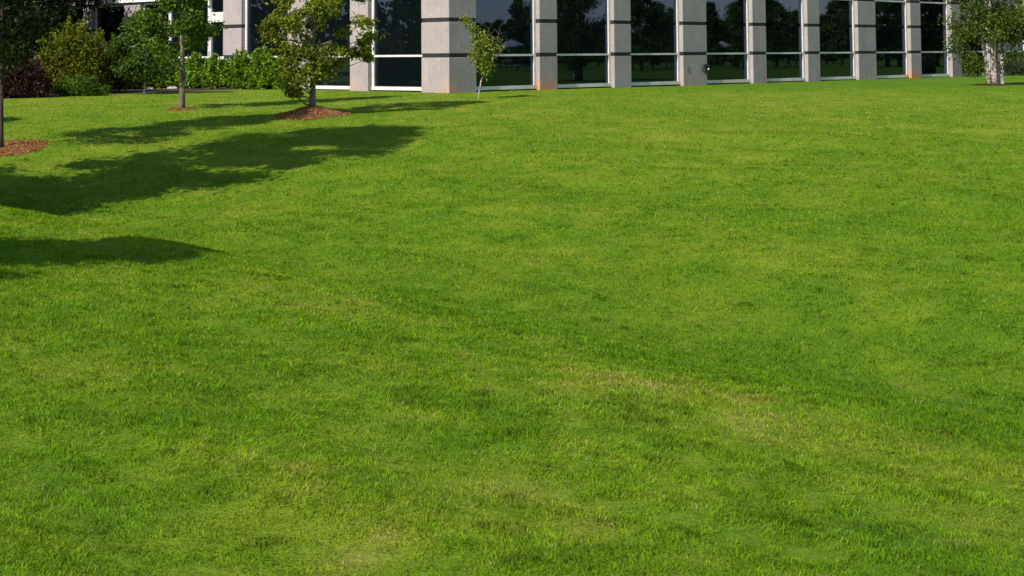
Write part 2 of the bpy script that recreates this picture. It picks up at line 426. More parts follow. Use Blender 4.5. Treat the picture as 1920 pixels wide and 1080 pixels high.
# right facade: front faces of the columns, in pixels of the photograph
RC = [(842, 893, 1), (1012, 1045, 0), (1152, 1183.5, 0), (1281, 1325.5, 1), (1412, 1437, 0), (1515, 1537.5, 0), (1610, 1643, 1), (1708.5, 1727.5, 0), (1785.5, 1803.5, 0)]
RU = [[u_of(a, tR, nR), u_of(b, tR, nR), j] for a, b, j in RC]
RU[0][0] = 0
bay = RU[2][0]-RU[1][0]; 
last = RU[-1][0]
for k in range(1, 7):
    w = (RU[3][1]-RU[3][0]) if k % 3 == 1 else (RU[2][1]-RU[2][0])
    RU.append([last+bay*k, last+bay*k+w, 1 if k % 3 == 1 else 0])
for i, (a, b, j) in enumerate(RU):
    if i == 0: continue
    column(frame_R, a, b, j)
for i in range(len(RU)-1):
    window(frame_R, RU[i][1]+.003, RU[i+1][0]-.003)
# left facade
LC = [(842, 790), (690, 656), (572, 539), (452.5, 418)]
LU = [[u_of(a, tL, nL), u_of(b, tL, nL)] for a, b in LC]; LU[0][0] = 0
for a, b in LU[1:]: column(frame_L, a, b)
for i in range(3): window(frame_L, LU[i][1]+.003, LU[i+1][0]-.003)
# corner pier: L shaped so both faces meet at the edge
def corner():
    wr, wl = RU[0][1], LU[0][1]; bh = .064
    def w(p): return C0+tR*p.x+tL*p.y+Vector((0, 0, p.z-C0.z))
    mb = MB(); lo = ZB-.5; lv = [ZE+k*SP for k in range(6)]
    for z in lv:
        hi = min(z-bh, ZT)
        mb.box(0, 0, lo, wr, wl, hi, .008); lo = z+bh
    c = B(mb, 'column', M_conc, w)
    for z in lv[:-1]:
        b = MB(); b.box(.022, .022, z-bh-.003, wr-.022, wl-.022, z+bh+.003); B(b, 'joint_band', M_band, w, c)
corner()
# entrance bay left of the last plain column
e0 = LU[3][1]; ed = u_of(393, tL, nL, -REC); e1 = u_of(345, tL, nL, -REC)
def door():
    mb = MB(); f0, f1 = -REC-.10, -REC
    mb.box(e0+.003, f0, ZB, e0+.05, f1, ZT); mb.box(ed-.11, f0, ZB, ed+.02, f1+.015, ZE+1.62*SP)
    mb.box(e0+.05, f0, ZE-.12, ed-.11, f1-.004, ZE+.03); mb.box(e0+.05, f0, ZE+1.17*SP, ed-.11, f1-.004, ZE+1.5*SP)
    mb.box(e0+.05, f0, ZB, ed-.11, f1-.004, ZB+.2)
    d = B(mb, 'door', M_frame, frame_L)
    for lo, hi in ((ZB+.2, ZE-.12), (ZE+.03, ZE+1.17*SP), (ZE+1.5*SP, ZE+2*SP)):
        p = MB(); p.box(e0+.04, f0+.02, lo-.005, ed-.10, f1-.05, hi+.005); B(p, 'pane', M_glass, frame_L, d)
    h = MB(); zc = ZE+.13
    h.tube([(ed-.05, f1+.014, zc-.07), (ed-.05, f1+.07, zc-.07), (ed-.05, f1+.07, zc+.07), (ed-.05, f1+.014, zc+.07)], .012, 8)
    B(h, 'handle', M_black, frame_L, d)
door()
window(frame_L, ed+.025, e1+1.0, zs=[ZE, ZE+1.95*SP, ZE+3*SP, ZT])
def ul(px): return u_of(px, tL, nL)
LW = [(262, 232), (172, 155), (112, 92), (40, 15), (-60, -85)]
prev = e1+1.0
for a, b in LW:
    ua, ub = ul(a), ul(b)
    window(frame_L, prev+.003, ua-.003, zs=[ZE, ZE+1.93*SP], jamb=.06)
    column(frame_L, ua, ub, z1=ZE+1.93*SP)
    prev = ub
end_L = prev
fa = MB(); fz0, fz1 = ZE+1.96*SP, ZE+2.55*SP
fa.box(e1+1.0+.01, -REC-.3, fz0, end_L, .12, fz1, .01)
B(fa, 'fascia', M_soffit, frame_L)
up = MB(); up.box(e1+1.0+.01, -REC-.3, fz1+.003, end_L, -.02, ZT, .01); B(up, 'wall', M_conc, frame_L)
# body, parapet and roof
LR = RU[-1][1]
def fr0(p): return C0+tR*p.x+tL*p.y+Vector((0, 0, p.z-C0.z))
wl = MB(); wl.box(REC+.11, REC+.11, ZB-.5, LR-.02, end_L-.02, ZT-.01); B(wl, 'wall', M_band, fr0)
pr = MB(); pr.box(-.03, -.03, ZT+.004, LR+.03, end_L+.03, ZT+.9, .02); B(pr, 'parapet', M_conc, fr0)
rf = MB(); rf.box(.3, .3, ZT+.904, LR-.3, end_L-.3, ZT+.95); B(rf, 'roof', M_roof, fr0)

# wall fittings on the fourth column of the right facade
def outlet():
    p = at(1289, 128, 50); u = u_of(1289, tR, nR); z = ZE-(128-101.5)/56.3*SP
    mb = MB(); mb.box(u-.045, .002, z-.10, u+.045, .014, z+.10, .004)
    mb.box(u-.035, .014, z-.085, u+.035, .022, z-.005, .003); mb.box(u-.035, .014, z+.005, u+.035, .022, z+.085, .003)
    o = mb.build('outlet_box', M_grey, None, xf=frame_R)
    tag(o, 'small grey electrical outlet box low on the wide concrete column', 'outlet box')
def hose():
    u = u_of(1320, tR, nR); z = ZE-(128-101.5)/56.3*SP
    base = frame_R(Vector((u, 0, z))); e = empty('hose_reel', base)
    tag(e, 'coiled black garden hose beside a pale tap on the wide concrete column', 'hose')
    xf = lambda p: frame_R(Vector((u+p.x, p.y, z+p.z)))-base
    m = MB()
    for k in range(4):
        r = .10+.012*k; pts = [(r*math.cos(a)-.05, .05+.02*k, r*1.15*math.sin(a)-.03) for a in np.linspace(0, 2*PI, 25)]
        m.tube(pts, .013, 6, False)
    m.tube([(-.05, .06, -.14), (0, .09, -.24), (.08, .08, -.30), (.13, .05, -.34)], .013, 6)
    m.build('hose', M_black, e, True, xf)
    b = MB(); b.box(-.10, .002, .03, 0.0, .10, .11, .01); b.box(-.06, .10, .05, -.03, .13, .16, .005); b.build('bracket', M_black, e, False, xf)
    t = MB(); t.tube([(.10, .002, .02), (.10, .08, .02), (.10, .11, -.04)], [.03, .03, .022], 10); t.tube([(.05, .06, .07), (.15, .06, .07)], .012, 8)
    t.box(.07, .05, -.08, .13, .14, -.02, .01)
    t.build('tap', M_white, e, True, xf)
outlet(); hose()

# ------------------------------------------------------------------ vegetation builders
def leaf_mesh(name, pts, size, cols, mat, parent, rng, flat=.0, aspect=.55, up=None):
    n = len(pts); nrm = rng.normal(size=(n, 3)); nrm[:, 2] = np.abs(nrm[:, 2])+flat
    if up is not None: nrm = nrm+up
    nrm /= np.linalg.norm(nrm, axis=1)[:, None]
    a = rng.normal(size=(n, 3)); a -= (a*nrm).sum(1)[:, None]*nrm; a /= np.linalg.norm(a, axis=1)[:, None]
    b = np.cross(nrm, a); s = (size*rng.uniform(.65, 1.3, n))[:, None]
    p0 = pts-a*s*.5; p2 = pts+a*s*.5-nrm*s*.12
    p1 = pts+b*s*aspect*.5+nrm*s*.08; p3 = pts-b*s*aspect*.5+nrm*s*.08
    V = np.stack([p0, p1, p2, p3], 1).reshape(-1, 3)
    i = np.arange(n)*4; F_ = np.concatenate([np.stack([i, i+1, i+2], 1), np.stack([i, i+2, i+3], 1)])
    return fast_mesh(name, V, F_, mat, parent, np.repeat(cols, 4, axis=0))

def leaf_cols(n, rng, base, var=.25, alt=None, altp=.15, clump=None):
    c = np.array(base)[None, :]*(1+var*rng.normal(size=(n, 1))).clip(.35, 1.9)
    c = c*(1+.08*rng.normal(size=(n, 3)))
    if clump is not None: c = c*clump[:, None]
    if alt is not None:
        m = rng.random(n) < altp; c[m] = np.array(alt)*(1+.2*rng.normal(size=(m.sum(), 1))).clip(.4, 1.7)
    return c.clip(.002, .9)

def tree(name, label, cat, base, h, crown_lo, rad, nleaf, lsize, col, seed, group=None, trunk_r=.07, bark=None, lean=(0, 0), alt=None, altp=.1,
         shape='oval', clumps=46, dense=.36, extra=None, limbs=14, cut=None, wood=True, spread=.28):
    """a tree: tapered trunk with limbs running out to leaf clumps; an uneven crown"""
    rng = np.random.default_rng(seed); base = Vector(base)
    t = empty(name, base); tag(t, label, cat, group)
    cz = (h-crown_lo)
    cl = []
    k = 0
    while len(cl) < clumps:
        k += 1
        f = rng.random()**.85; a = rng.random()*2*PI
        if shape == 'oval': rr = rad*(math.sin(PI*min(1, f*.86+.14))**.6)
        elif shape == 'cone': rr = rad*(1-f)**.8*(.6+.4*min(1, f*6+.3))
        elif shape == 'vase': rr = rad*(.45+.55*f)*(1-f**6)**.5
        else: rr = rad*math.sqrt(max(0.02, 1-(2*f-1)**2))
        rr *= .55+.75*vnoise(a*1.6+3*seed, f*4+seed, seed)
        rho = rr*math.sqrt(rng.uniform(.08, 1.0))
        cl.append((rho*math.cos(a)+lean[0]*f, rho*math.sin(a)+lean[1]*f, crown_lo+cz*f*.97, f))
    if extra: cl += [tuple(e) for e in extra]
    cl = np.array(cl)
    per = nleaf//len(cl); pts = []; clf = []
    for c in cl:
        s = spread*rad*rng.uniform(.55, 1.15)*(1-.35*c[3] if shape != 'round' else 1)
        m = int(per*rng.uniform(.6, 1.4)); d = rng.normal(size=(m, 3))*s*.62; d[:, 2] *= .62
        pts.append(c[:3]+d); clf.append(np.full(m, rng.uniform(.72, 1.28)))
    pts = np.concatenate(pts); clf = np.concatenate(clf)
    if cut is not None:
        k_ = cut(pts); pts = pts[k_]; clf = clf[k_]
    pts[:, 2] = np.maximum(pts[:, 2], .12)
    cr = leaf_mesh('crown', pts, lsize, leaf_cols(len(pts), rng, col, .2, alt, altp, clf), M_leaf, t, rng)
    if wood:
        w = MB(); zt = crown_lo+cz*.9; pts_ = []; rs = []
        for i in range(10):
            f = i/9; z = -.25+(zt+.25)*f; g = max(0, (z-crown_lo)/cz)
            pts_.append((lean[0]*g+.035*math.sin(3*f+seed)*f, lean[1]*g+.03*math.cos(4*f+seed)*f, z)); rs.append(trunk_r*(1.35 if i == 0 else 1.0)*(1-.86*f))
        w.tube(pts_, rs, 10)
        idx = list(rng.choice(clumps, min(limbs, clumps), replace=False))+list(range(clumps, len(cl)))
        for j in idx:
            c = cl[j]; f0 = max(.3*crown_lo/zt, (c[2]-(.28 if j < clumps else .10)*math.hypot(c[0], c[1])-.05)/zt); f0 = min(f0, .93)
            i0 = f0*9; i = int(i0); fr = i0-i
            p0 = Vector(pts_[i]).lerp(Vector(pts_[min(i+1, 9)]), fr); r0 = max(.006, trunk_r*(1-.86*f0)*.34)
            e = Vector(c[:3]); m = p0.lerp(e, .5)+Vector((0, 0, -.06*rad))
            w.tube([p0, m, e], [r0, r0*.65, r0*.22], 6)
        w.build('trunk', bark or M_bark, t, True)
    return t

def shrub(name, label, cat, base, rx, ry, h, nleaf, lsize, col, seed, group=None, alt=None, altp=.1, stems=7, bark=None, power=.5):
    rng = np.random.default_rng(seed); base = Vector(base)
    t = empty(name, base); tag(t, label, cat, group)
    a = rng.random(nleaf)*2*PI; f = rng.random(nleaf)
    nb = 26; bl = np.stack([rng.normal(size=nb), rng.normal(size=nb), rng.uniform(-.2, 1, nb)*1.3], 1); bl /= np.linalg.norm(bl, axis=1)[:, None]
    d = rng.normal(size=(nleaf, 3)); d[:, 2] = np.abs(d[:, 2])*1.1-.25; d /= np.linalg.norm(d, axis=1)[:, None]
    dots = d@bl.T; near = dots.max(1); who = dots.argmax(1)
    bs = rng.uniform(.78, 1.22, nb)[who]; rad = (.55+.5*np.clip((near-.70)/.30, 0, 1)**.8*bs)*(rng.random(nleaf)**.30)*(1+.08*rng.normal(size=nleaf))
    pts = np.stack([d[:, 0]*rad*rx, d[:, 1]*rad*ry, np.clip(h*.22+d[:, 2]*rad*h*.78, .03, None)], 1)
    cf = rng.uniform(.7, 1.25, nb)[who]
    sp_, sc_ = [], []                                   # stray shoots
    for k in range(22):
        dd = rng.normal(size=3); dd[2] = abs(dd[2])*1.3+.3; dd /= np.linalg.norm(dd); m_ = nleaf//160
        r_ = rng.uniform(.8, 1.22, m_)*rng.uniform(.95, 1.1); sp_.append(np.stack([dd[0]*r_*rx, dd[1]*r_*ry, h*.22+dd[2]*r_*h*.8], 1)+rng.normal(size=(m_, 3))*.035)
        sc_.append(np.full(m_, rng.uniform(.9, 1.35)))
    pts = np.concatenate([pts]+sp_); cf = np.concatenate([cf]+sc_); nleaf = len(pts)
    leaf_mesh('foliage', pts, lsize, leaf_cols(nleaf, rng, col, .22, alt, altp, cf), M_leaf, t, rng)
    w = MB()
    for k in range(stems):
        a = rng.random()*2*PI; r = rng.uniform(.3, .75)
        e = Vector((math.cos(a)*rx*r, math.sin(a)*ry*r, h*rng.uniform(.55, .85)))
        w.tube([(e.x*.15, e.y*.15, -.1), (e.x*.5, e.y*.5, e.z*.45), e], [.018, .013, .005], 5)
    w.build('stem', bark or M_barkd, t, True)
    return t

def place(px, py, z_sink=0):
    return ground(px, py)
def atY(px, Y):       # ground point seen in column px at distance Y
    v = ray(px, 150); k = Y/v.y; x = v.x*k
    return Vector((x, Y, gz(x, Y)))

# ------------------------------------------------------------------ the young trees on the lawn
g0 = place(2, 281); g1 = place(341, 205); g2 = place(586, 214); gs = place(897, 185); gb = place(1862, 160)
GR = (.060, .105, .012)
tree('young_shade_tree', 'slim dark trunked tree at the left edge of the lawn in brown mulch', 'tree', g0, 7.4, 1.85, 1.45, 26000, .115, (.012, .024, .004), 3,
     trunk_r=.045, bark=M_barkd, limbs=22, clumps=90, group='young trees on the lawn')
tree('young_shade_tree', 'slender grey trunked tree with a high green crown in front of the hedge', 'tree', g1, 7.0, 1.55, 1.0, 20000, .11, (.070, .125, .013), 8,
     trunk_r=.075, limbs=22, clumps=90, alt=(.14, .20, .02), altp=.15, group='young trees on the lawn', lean=(-.08, 0),
     extra=[(-.75, -.2, 2.1, .1), (-.85, -.3, 2.35, .1), (-.5, -.3, 1.5, .05), (-.7, -.2, 1.75, .05), (-.3, .3, 1.45, .05), (-.95, 0, 1.95, .1), (.35, -.1, 1.75, .05), (-.2, -.5, 1.25, .05)])
tree('young_shade_tree', 'bushy low branched young tree on a round mound of red brown mulch', 'tree', g2+Vector((0, 0, .10)), 5.3, 1.0, 1.30, 25000, .10, (.150, .185, .020), 15,
     trunk_r=.085, limbs=30, clumps=90, alt=(.22, .16, .05), altp=.05, group='young trees on the lawn', spread=.17,
     extra=[(-.38, -.4, .42, .02), (-.42, -.3, .58, .02), (-.30, -.45, .70, .02), (-.5, -.2, .85, .02), (-.2, -.3, .9, .02), (.15, -.3, .82, .02), (.35, -.1, .9, .02), (0, -.4, 1.05, .02), (.3, -.4, 1.15, .02), (-.45, -.4, 1.15, .02), (.6, 0, 1.1, .02), (0, .3, 1.0, .02), (-.1, -.4, 1.4, .02), (.45, -.3, 1.45, .02), (-.6, -.2, 1.5, .02), (.75, -.2, 1.4, .05), (1.25, 0, 1.4, .5), (1.32, .1, 1.22, .6), (1.0, -.1, 1.35, .4), (1.35, 0, 1.75, .6), (1.2, 0, 1.6, .5), (-1.1, 0, 1.9, .2), (-.95, -.2, 1.75, .2)])
def sapling():
    rng = np.random.default_rng(5); t = empty('sapling', gs)
    tag(t, 'thin crooked sapling with sparse yellow green leaves in front of the corner window', 'sapling', )
    w = MB(); w.tube([(0, 0, -.15), (.02, 0, .15), (.08, 0, .5), (.20, 0, .82), (.36, 0, 1.02)], [.03, .025, .02, .016, .012], 8)
    w.tube([(.20, 0, .82), (.22, .02, 1.15), (.10, 0, 1.5), (-.05, 0, 1.9), (-.30, -.02, 2.12)], [.014, .013, .011, .008, .004], 6)
    w.build('trunk', M_birch, t, True)
    w = MB()
    for e in [(.62, 0, 1.95), (.45, .1, 1.75), (.78, 0, 1.6), (.30, 0, 2.0), (.70, .05, 1.35)]:
        w.tube([(.36, 0, 1.02), (e[0]*.8, e[1], 1.02+(e[2]-1.02)*.5), e], [.011, .008, .003], 5)
        for k in range(7):
            f = rng.uniform(.4, 1); b = Vector((.36, 0, 1.02)).lerp(Vector(e), f); w.tube([b, b+Vector((rng.normal()*.12, rng.normal()*.1, .13))], [.005, .002], 4)
    w.build('branches', M_bark, t, True)
    C = [(-.34, 0, 2.18, .10, 60), (-.22, 0, 2.02, .10, 60), (-.12, 0, 1.95, .07, 40), (.05, 0, 1.62, .15, 170), (.18, 0, 1.50, .15, 160), (.0, 0, 1.35, .15, 170), (.20, 0, 1.25, .14, 150), (.05, 0, 1.1, .15, 150),
         (.15, 0, .92, .12, 110), (.2, 0, .75, .09, 60), (.28, 0, 1.0, .1, 50), (.62, 0, 1.4, .08, 18), (.5, 0, 1.6, .08, 14)]
    pts = np.concatenate([np.array(c[:3])+rng.normal(size=(int(c[4]*1.35), 3))*c[3]*.9 for c in C])
    leaf_mesh('crown', pts, .088, leaf_cols(len(pts), rng, (.16, .21, .022), .25, (.22, .16, .07), .06), M_leaf, t, rng)
sapling()
def birch():
    rng = np.random.default_rng(12); t = empty('birch_tree', gb)
    tag(t, 'pale barked birch with several trunks at the right end of the building', 'tree')
    for k, (ex, ey, r, bx) in enumerate([(-.55, .0, .07, -.10), (.02, .1, .125, .04), (.25, .35, .06, .2), (.22, .2, .085, .40)]):
        w = MB(); top = [3.9, 4.6, 4.2, 3.6][k]
        pts = [(bx+ex*f**.9*1.0+.03*math.sin(5*f+k), .1*k+ey*f, -.15+top*f) for f in np.linspace(0, 1, 9)]
        w.tube(pts, [r*(1.25 if i == 0 else 1)*(1-.8*i/8) for i in range(9)], 9); w.build('trunk', M_birch, t, True)
    C = []
    while len(C) < 110:
        f = rng.random(); a = rng.random()*2*PI; rr = 1.75*(math.sin(PI*(f*.8+.16))**.5)*rng.uniform(.2, 1)
        C.append((rr*math.cos(a)+.35, rr*math.sin(a), 1.5+3.6*f))
    C += [(rng.uniform(-1.0, 1.5), rng.uniform(-1.2, -.3), rng.uniform(1.65, 3.0)) for _ in range(10)]
    C += [(-.75, 0, .78), (-.62, -.1, .68), (-.8, .1, 1.0), (-1.25, 0, 1.25), (-1.2, 0, 1.55), (-1.1, 0, 1.9), (-1.25, .1, 2.2), (.8, 0, 1.0)]
    w = MB()
    for c in [C[i] for i in rng.choice(len(C), 34, replace=False)]+C[-8:]:
        o_ = Vector((.1+c[0]*.15, .1, max(.45, c[2]-.5*math.hypot(c[0], c[1])-.15))); w.tube([o_, o_.lerp(Vector(c), .55)+Vector((0, 0, -.05)), c], [.018, .012, .003], 5)
    w.build('branches', M_bark, t, True)
    P_ = []; K = []
    for c in C:
        m = int(230*rng.uniform(.5, 1.3)); d = rng.normal(size=(m, 3))*np.array([.2, .2, .15]); P_.append(np.array(c)+d); K.append(np.full(m, rng.uniform(.7, 1.3)))
    P_ = np.concatenate(P_); K = np.concatenate(K)
    leaf_mesh('crown', P_, .105, leaf_cols(len(P_), rng, (.070, .105, .014), .22, (.13, .16, .03), .15, K), M_leaf, t, rng)
birch()

# mulch under the trees
def mulch(name, label, c, rx, ry, h, seed, mat=None, group='mulch rings under the lawn trees', offs=(0, 0)):
    rng = np.random.default_rng(seed); V_, F_ = [], []; nr, na = 9, 44
    cx, cy = c.x+offs[0], c.y+offs[1]
    for i in range(nr+1):
        f = i/nr
        for k in range(na):
            a = 2*PI*k/na; w = 1+.10*math.sin(3*a+seed)+.07*math.sin(7*a+2*seed)
            x, y = cx+rx*f*w*math.cos(a), cy+ry*f*w*math.sin(a)
            z = gz(x, y)+h*(math.cos(PI*f)*.5+.5)+.02*(1-f)+rng.uniform(-.006, .012)-(.05 if i == nr else 0)
            V_.append((x-c.x, y-c.y, z-c.z))
    for i in range(nr):
        for k in range(na):
            j = (k+1) % na; F_.append((i*na+k, (i+1)*na+k, (i+1)*na+j, i*na+j))
    o = mesh_obj(name, V_, F_, mat or M_mulch, None, True); o.location = c
    # loose straw standing proud of the heap
    n = int(5000*rx*ry); a = rng.random(n)*2*PI; f = rng.random(n)**.5*1.04
    x = cx+rx*f*np.cos(a); y = cy+ry*f*np.sin(a); z = height(x, y)+h*(np.cos(PI*np.clip(f, 0, 1))*.5+.5)+.02
    straw = leaf_mesh('loose_straw', np.stack([x-c.x, y-c.y, z-c.z], 1), .055, leaf_cols(n, rng, (.42, .21, .09) if mat is None else (.10, .06, .035), .45, (.14, .07, .035), .35), M_leaf, o, rng, aspect=.22)
    straw['kind'] = 'stuff'
    tag(o, label, 'mulch', group); return o
mulch('mulch_mound', 'round raised mound of red brown mulch around the bushy low branched tree', g2, .88, 1.2, .17, 2)
mulch('mulch_mound', 'brown mulch patch around the slim dark trunk at the left edge', g0, .6, 1.0, .04, 3, offs=(.2, .2))
mulch('mulch_mound', 'thin worn ring of straw around the slender grey trunk before the hedge', g1, .34, .45, .02, 4)
mulch('mulch_mound', 'dark mulch under the pale birch trunks', gb, .5, .7, .04, 6, M_bed, offs=(-.05, -.05))

# planting bed behind the lawn edge
def bed(name, edge, back):
    V_, F_ = [], []; n = 60; m = 8
    for i in range(n+1):
        f = i/n*(len(edge)-1); k = min(int(f), len(edge)-2); a = edge[k].lerp(edge[k+1], f-k); b = back[0].lerp(back[1], i/n)
        for j in range(m+1):
            g = j/m; x = a.x+(b.x-a.x)*g; y = a.y+(b.y-a.y)*g+(.06*math.sin(i*1.7) if j == 0 else 0)
            V_.append((x, y, gz(x, y)+(.03 if j else -.02)))
    for i in range(n):
        for j in range(m): q = i*(m+1)+j; F_.append((q, q+m+1, q+m+2, q+1))
    o = mesh_obj(name, V_, F_, M_bed, None, True)
    tag(o, kind='structure')
edge = [ground(px, py) for px, py in [(-120, 196), (0, 190), (60, 186), (110, 183), (190, 179.5), (260, 176), (340, 173), (420, 169), (500, 166.5), (560, 166)]]
bed('planting_bed', edge, [frame_L(Vector((end_L*.98, .1, 0))), frame_L(Vector((LU[2][0]-.4, .1, 0)))])

# ------------------------------------------------------------------ shrubs and hedge
def sh(px, py_base, wpx, hpx, *a, **k): pass
def pixshrub(name, label, px, pyb, pxw, pxh, nleaf, ls, col, seed, depth_add=0.0, **k):
    g = ground(px, pyb); g = atY(px, g.y+depth_add); sc = g.y/F
    return shrub(name, label, k.pop('cat', 'shrub'), g, pxw*sc/2, pxw*sc/2*k.pop('deep', .9), pxh*sc, nleaf, ls, col, seed, **k)
HG = (.15, .25, .014)
hl = [(308, 62, 'lowest hedge shrub, just left of the slender grey trunk'), (362, 60, 'light green hedge shrub right behind the slender grey trunk'),
      (408, 58, 'light green hedge shrub below the door'), (452, 62, 'taller hedge shrub in front of the first sunlit column'), (497, 74, 'tall yellow green hedge shrub left of the bushy tree'),
      (536, 62, 'last hedge shrub, half hidden by the bushy tree')]
for i, (px, hp, lb) in enumerate(hl):
    pixshrub('hedge_shrub', lb, px, 168, 62, hp-4, 6760, .109, HG, 40+i, depth_add=.45+.15*(i % 2), group='clipped shrubs of the hedge', alt=(.05, .10, .012), altp=.25, deep=.8)
pixshrub('dark_shrub', 'dark green shrub between the yellow green shrub and the hedge', 262, 169, 95, 84, 8450, .103, (.035, .065, .012), 61, depth_add=1.6, alt=(.09, .13, .02), altp=.12)
pixshrub('dark_shrub', 'low dark shrub under the small leafy tree left of the grey trunk', 225, 171, 80, 50, 5460, .092, (.03, .06, .012), 62, depth_add=1.4)
pixshrub('golden_shrub', 'large loose yellow green shrub at the left', 132, 180, 128, 118, 16250, .097, (.120, .150, .008), 63, depth_add=1.6, alt=(.15, .10, .015), altp=.12, deep=.8)
pixshrub('golden_shrub', 'yellow green shrub behind the low dark shrub with olive leaves', 195, 178, 110, 96, 11700, .097, (.10, .13, .01), 64, depth_add=2.4, alt=(.13, .08, .02), altp=.12)
pixshrub('groundcover_shrub', 'small low green shrub at the lawn edge in front of the yellow green one', 152, 181, 92, 32, 5460, .069, (.07, .13, .012), 65, depth_add=.5, deep=.5)
pixshrub('barberry_shrub', 'dark purple leaved shrub at the far left behind the lawn', 38, 186, 100, 70, 10400, .086, (.040, .018, .022), 66, depth_add=1.2, alt=(.09, .045, .02), altp=.2, cat='shrub')
pixshrub('barberry_shrub', 'reddish dark shrub partly outside the left edge behind the thin trunk', -25, 188, 90, 84, 6760, .086, (.030, .022, .014), 67, depth_add=1.6, cat='shrub')
for i, (px, w, h, lb) in enumerate([(1822, 36, 38, 'small shrub beside the last visible column left of the birch'), (1893, 60, 30, 'low shrub at the wall right of the birch trunks'), (1935, 60, 44, 'shrub at the wall cut by the right edge')]):
    g = frame_R(Vector((u_of(px, tR, nR, .9), .9, 0))); g.z = gz(g.x, g.y)
    sc = g.y/F; shrub('foundation_shrub', lb, 'shrub', g, w*sc/2, w*sc/2, h*sc, 2600, .085, (.035, .055, .018), 80+i, group='low shrubs at the right end of the wall', alt=(.10, .075, .07), altp=.25)
# leafy small trees in the bed
gt = atY(272, g1.y+9.5)
tree('small_leafy_tree', 'small dark green tree with pale stems between the shrubs and the hedge', 'tree', gt, 2.65, .6, 1.1, 13000, .115, (.050, .090, .013), 31, trunk_r=.05, clumps=46, bark=M_birch, alt=(.12, .17, .02), altp=.12)
gm = atY(48, g0.y+29)
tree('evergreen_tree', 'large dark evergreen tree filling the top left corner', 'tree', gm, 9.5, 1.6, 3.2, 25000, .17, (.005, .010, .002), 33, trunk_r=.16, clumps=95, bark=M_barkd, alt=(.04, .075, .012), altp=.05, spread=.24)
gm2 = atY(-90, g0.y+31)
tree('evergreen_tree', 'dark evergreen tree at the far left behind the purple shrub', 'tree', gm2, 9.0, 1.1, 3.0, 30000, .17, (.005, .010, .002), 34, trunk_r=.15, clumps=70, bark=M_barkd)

# pale edging stones in the bed
for i, (px, w, lb) in enumerate([(194, 26, 'longest pale edging stone, farthest left, beside the low green shrub'), (243, 13, 'small pale edging stone under the dark shrub'), (279, 17, 'pale flat edging stone left of the hedge'),
                         (323, 19, 'pale flat edging stone just left of the slender grey trunk'), (351, 14, 'dull edging stone just right of the slender grey trunk'), (486, 10, 'small white stone under the tall hedge shrub')]):
    g = ground(px, 170.5-(px-190)*.02+(0 if px < 400 else -2)); g.y += .0; sc = g.y/F; m = MB(); L_ = w*sc
    m.box(-L_/2, -.11, -.06, L_/2, .11, .085, .025)
    m.box(-L_/2+.04, -.08, .085, L_/2-.05, .07, .105, .009)
    o = m.build('edging_stone', M_stone); o.location = g; o.rotation_euler = (0, 0, .12*math.sin(3*i)+.15); tag(o, lb, 'stone', 'pale edging stones along the bed')

# ------------------------------------------------------------------ trees beyond the frame: they throw the long shadows and stand in the glass
def off(x, y): return Vector((x, y, gz(x, y)))
tree('lawn_tree', 'tall lawn tree just outside the left edge throwing the longest shadow', 'tree', off(-10.8, 22.6), 11.8, 1.2, 2.5, 46000, .19, (.05, .095, .012), 71, trunk_r=.12, group='trees left of the picture', clumps=75, bark=M_bark)
tree('lawn_tree', 'lawn tree outside the left edge throwing the nearest shadow over the rise', 'tree', off(-8.9, 9.6), 7.0, .9, 2.2, 22000, .17, (.05, .095, .012), 72, trunk_r=.11, group='trees left of the picture', clumps=60)
tree('lawn_tree', 'farther lawn tree outside the left edge', 'tree', off(-16.8, 30.0), 7.0, 1.5, 1.5, 16000, .14, (.05, .095, .012), 73, trunk_r=.1, group='trees left of the picture', clumps=50)
# reflected in the right facade: (column in the glass, path beyond glass, height above eye in photo px, kind)
REFL = [(893, 85, 60, 'oval'), (915, 95, 60, 'oval'), (938, 90, 66, 'oval'), (972, 60, 112, 'cone'), (990, 90, 90, 'oval'), (1003, 75, 100, 'cone'), (1030, 95, 58, 'oval'), (1056, 95, 50, 'oval'), (1077, 66, 104, 'cone'), (1097, 95, 48, 'oval'),
        (1122, 95, 46, 'oval'), (1145, 90, 56, 'oval'), (1185, 60, 105, 'oval'), (1205, 52, 125, 'oval'), (1225, 66, 84, 'oval'), (1250, 70, 70, 'oval'), (1268, 80, 84, 'oval'), (1310, 80, 72, 'oval'), (1335, 80, 66, 'oval'), (1355, 90, 60, 'oval'), (1332, 60, 96, 'cone'),
        (1378, 80, 70, 'oval'), (1398, 55, 110, 'cone'), (1410, 55, 110, 'oval'), (1435, 60, 110, 'oval'), (1458, 70, 92, 'oval'), (1480, 85, 72, 'oval'), (1495, 80, 76, 'cone'), (1530, 85, 62, 'oval'), (1552, 85, 66, 'oval'), (1580, 60, 92, 'oval'),
        (1600, 50, 130, 'oval'), (1640, 50, 140, 'oval'), (1665, 50, 150, 'oval'), (1690, 50, 150, 'oval'), (1730, 50, 150, 'oval'), (1760, 50, 150, 'oval'), (1800, 50, 150, 'oval')]
rr = random.Random(4)
def reflect(px, dist):
    n = nR; u = u_of(px, tR, nR, -REC); p = C0+tR*u-nR*REC; v = ray(px, 100).normalized(); d = v-2*v.dot(n)*n; d.z = 0; d.normalize()
    q = p+d*dist; return q, math.hypot(p.x, p.y)+dist
protos = {}
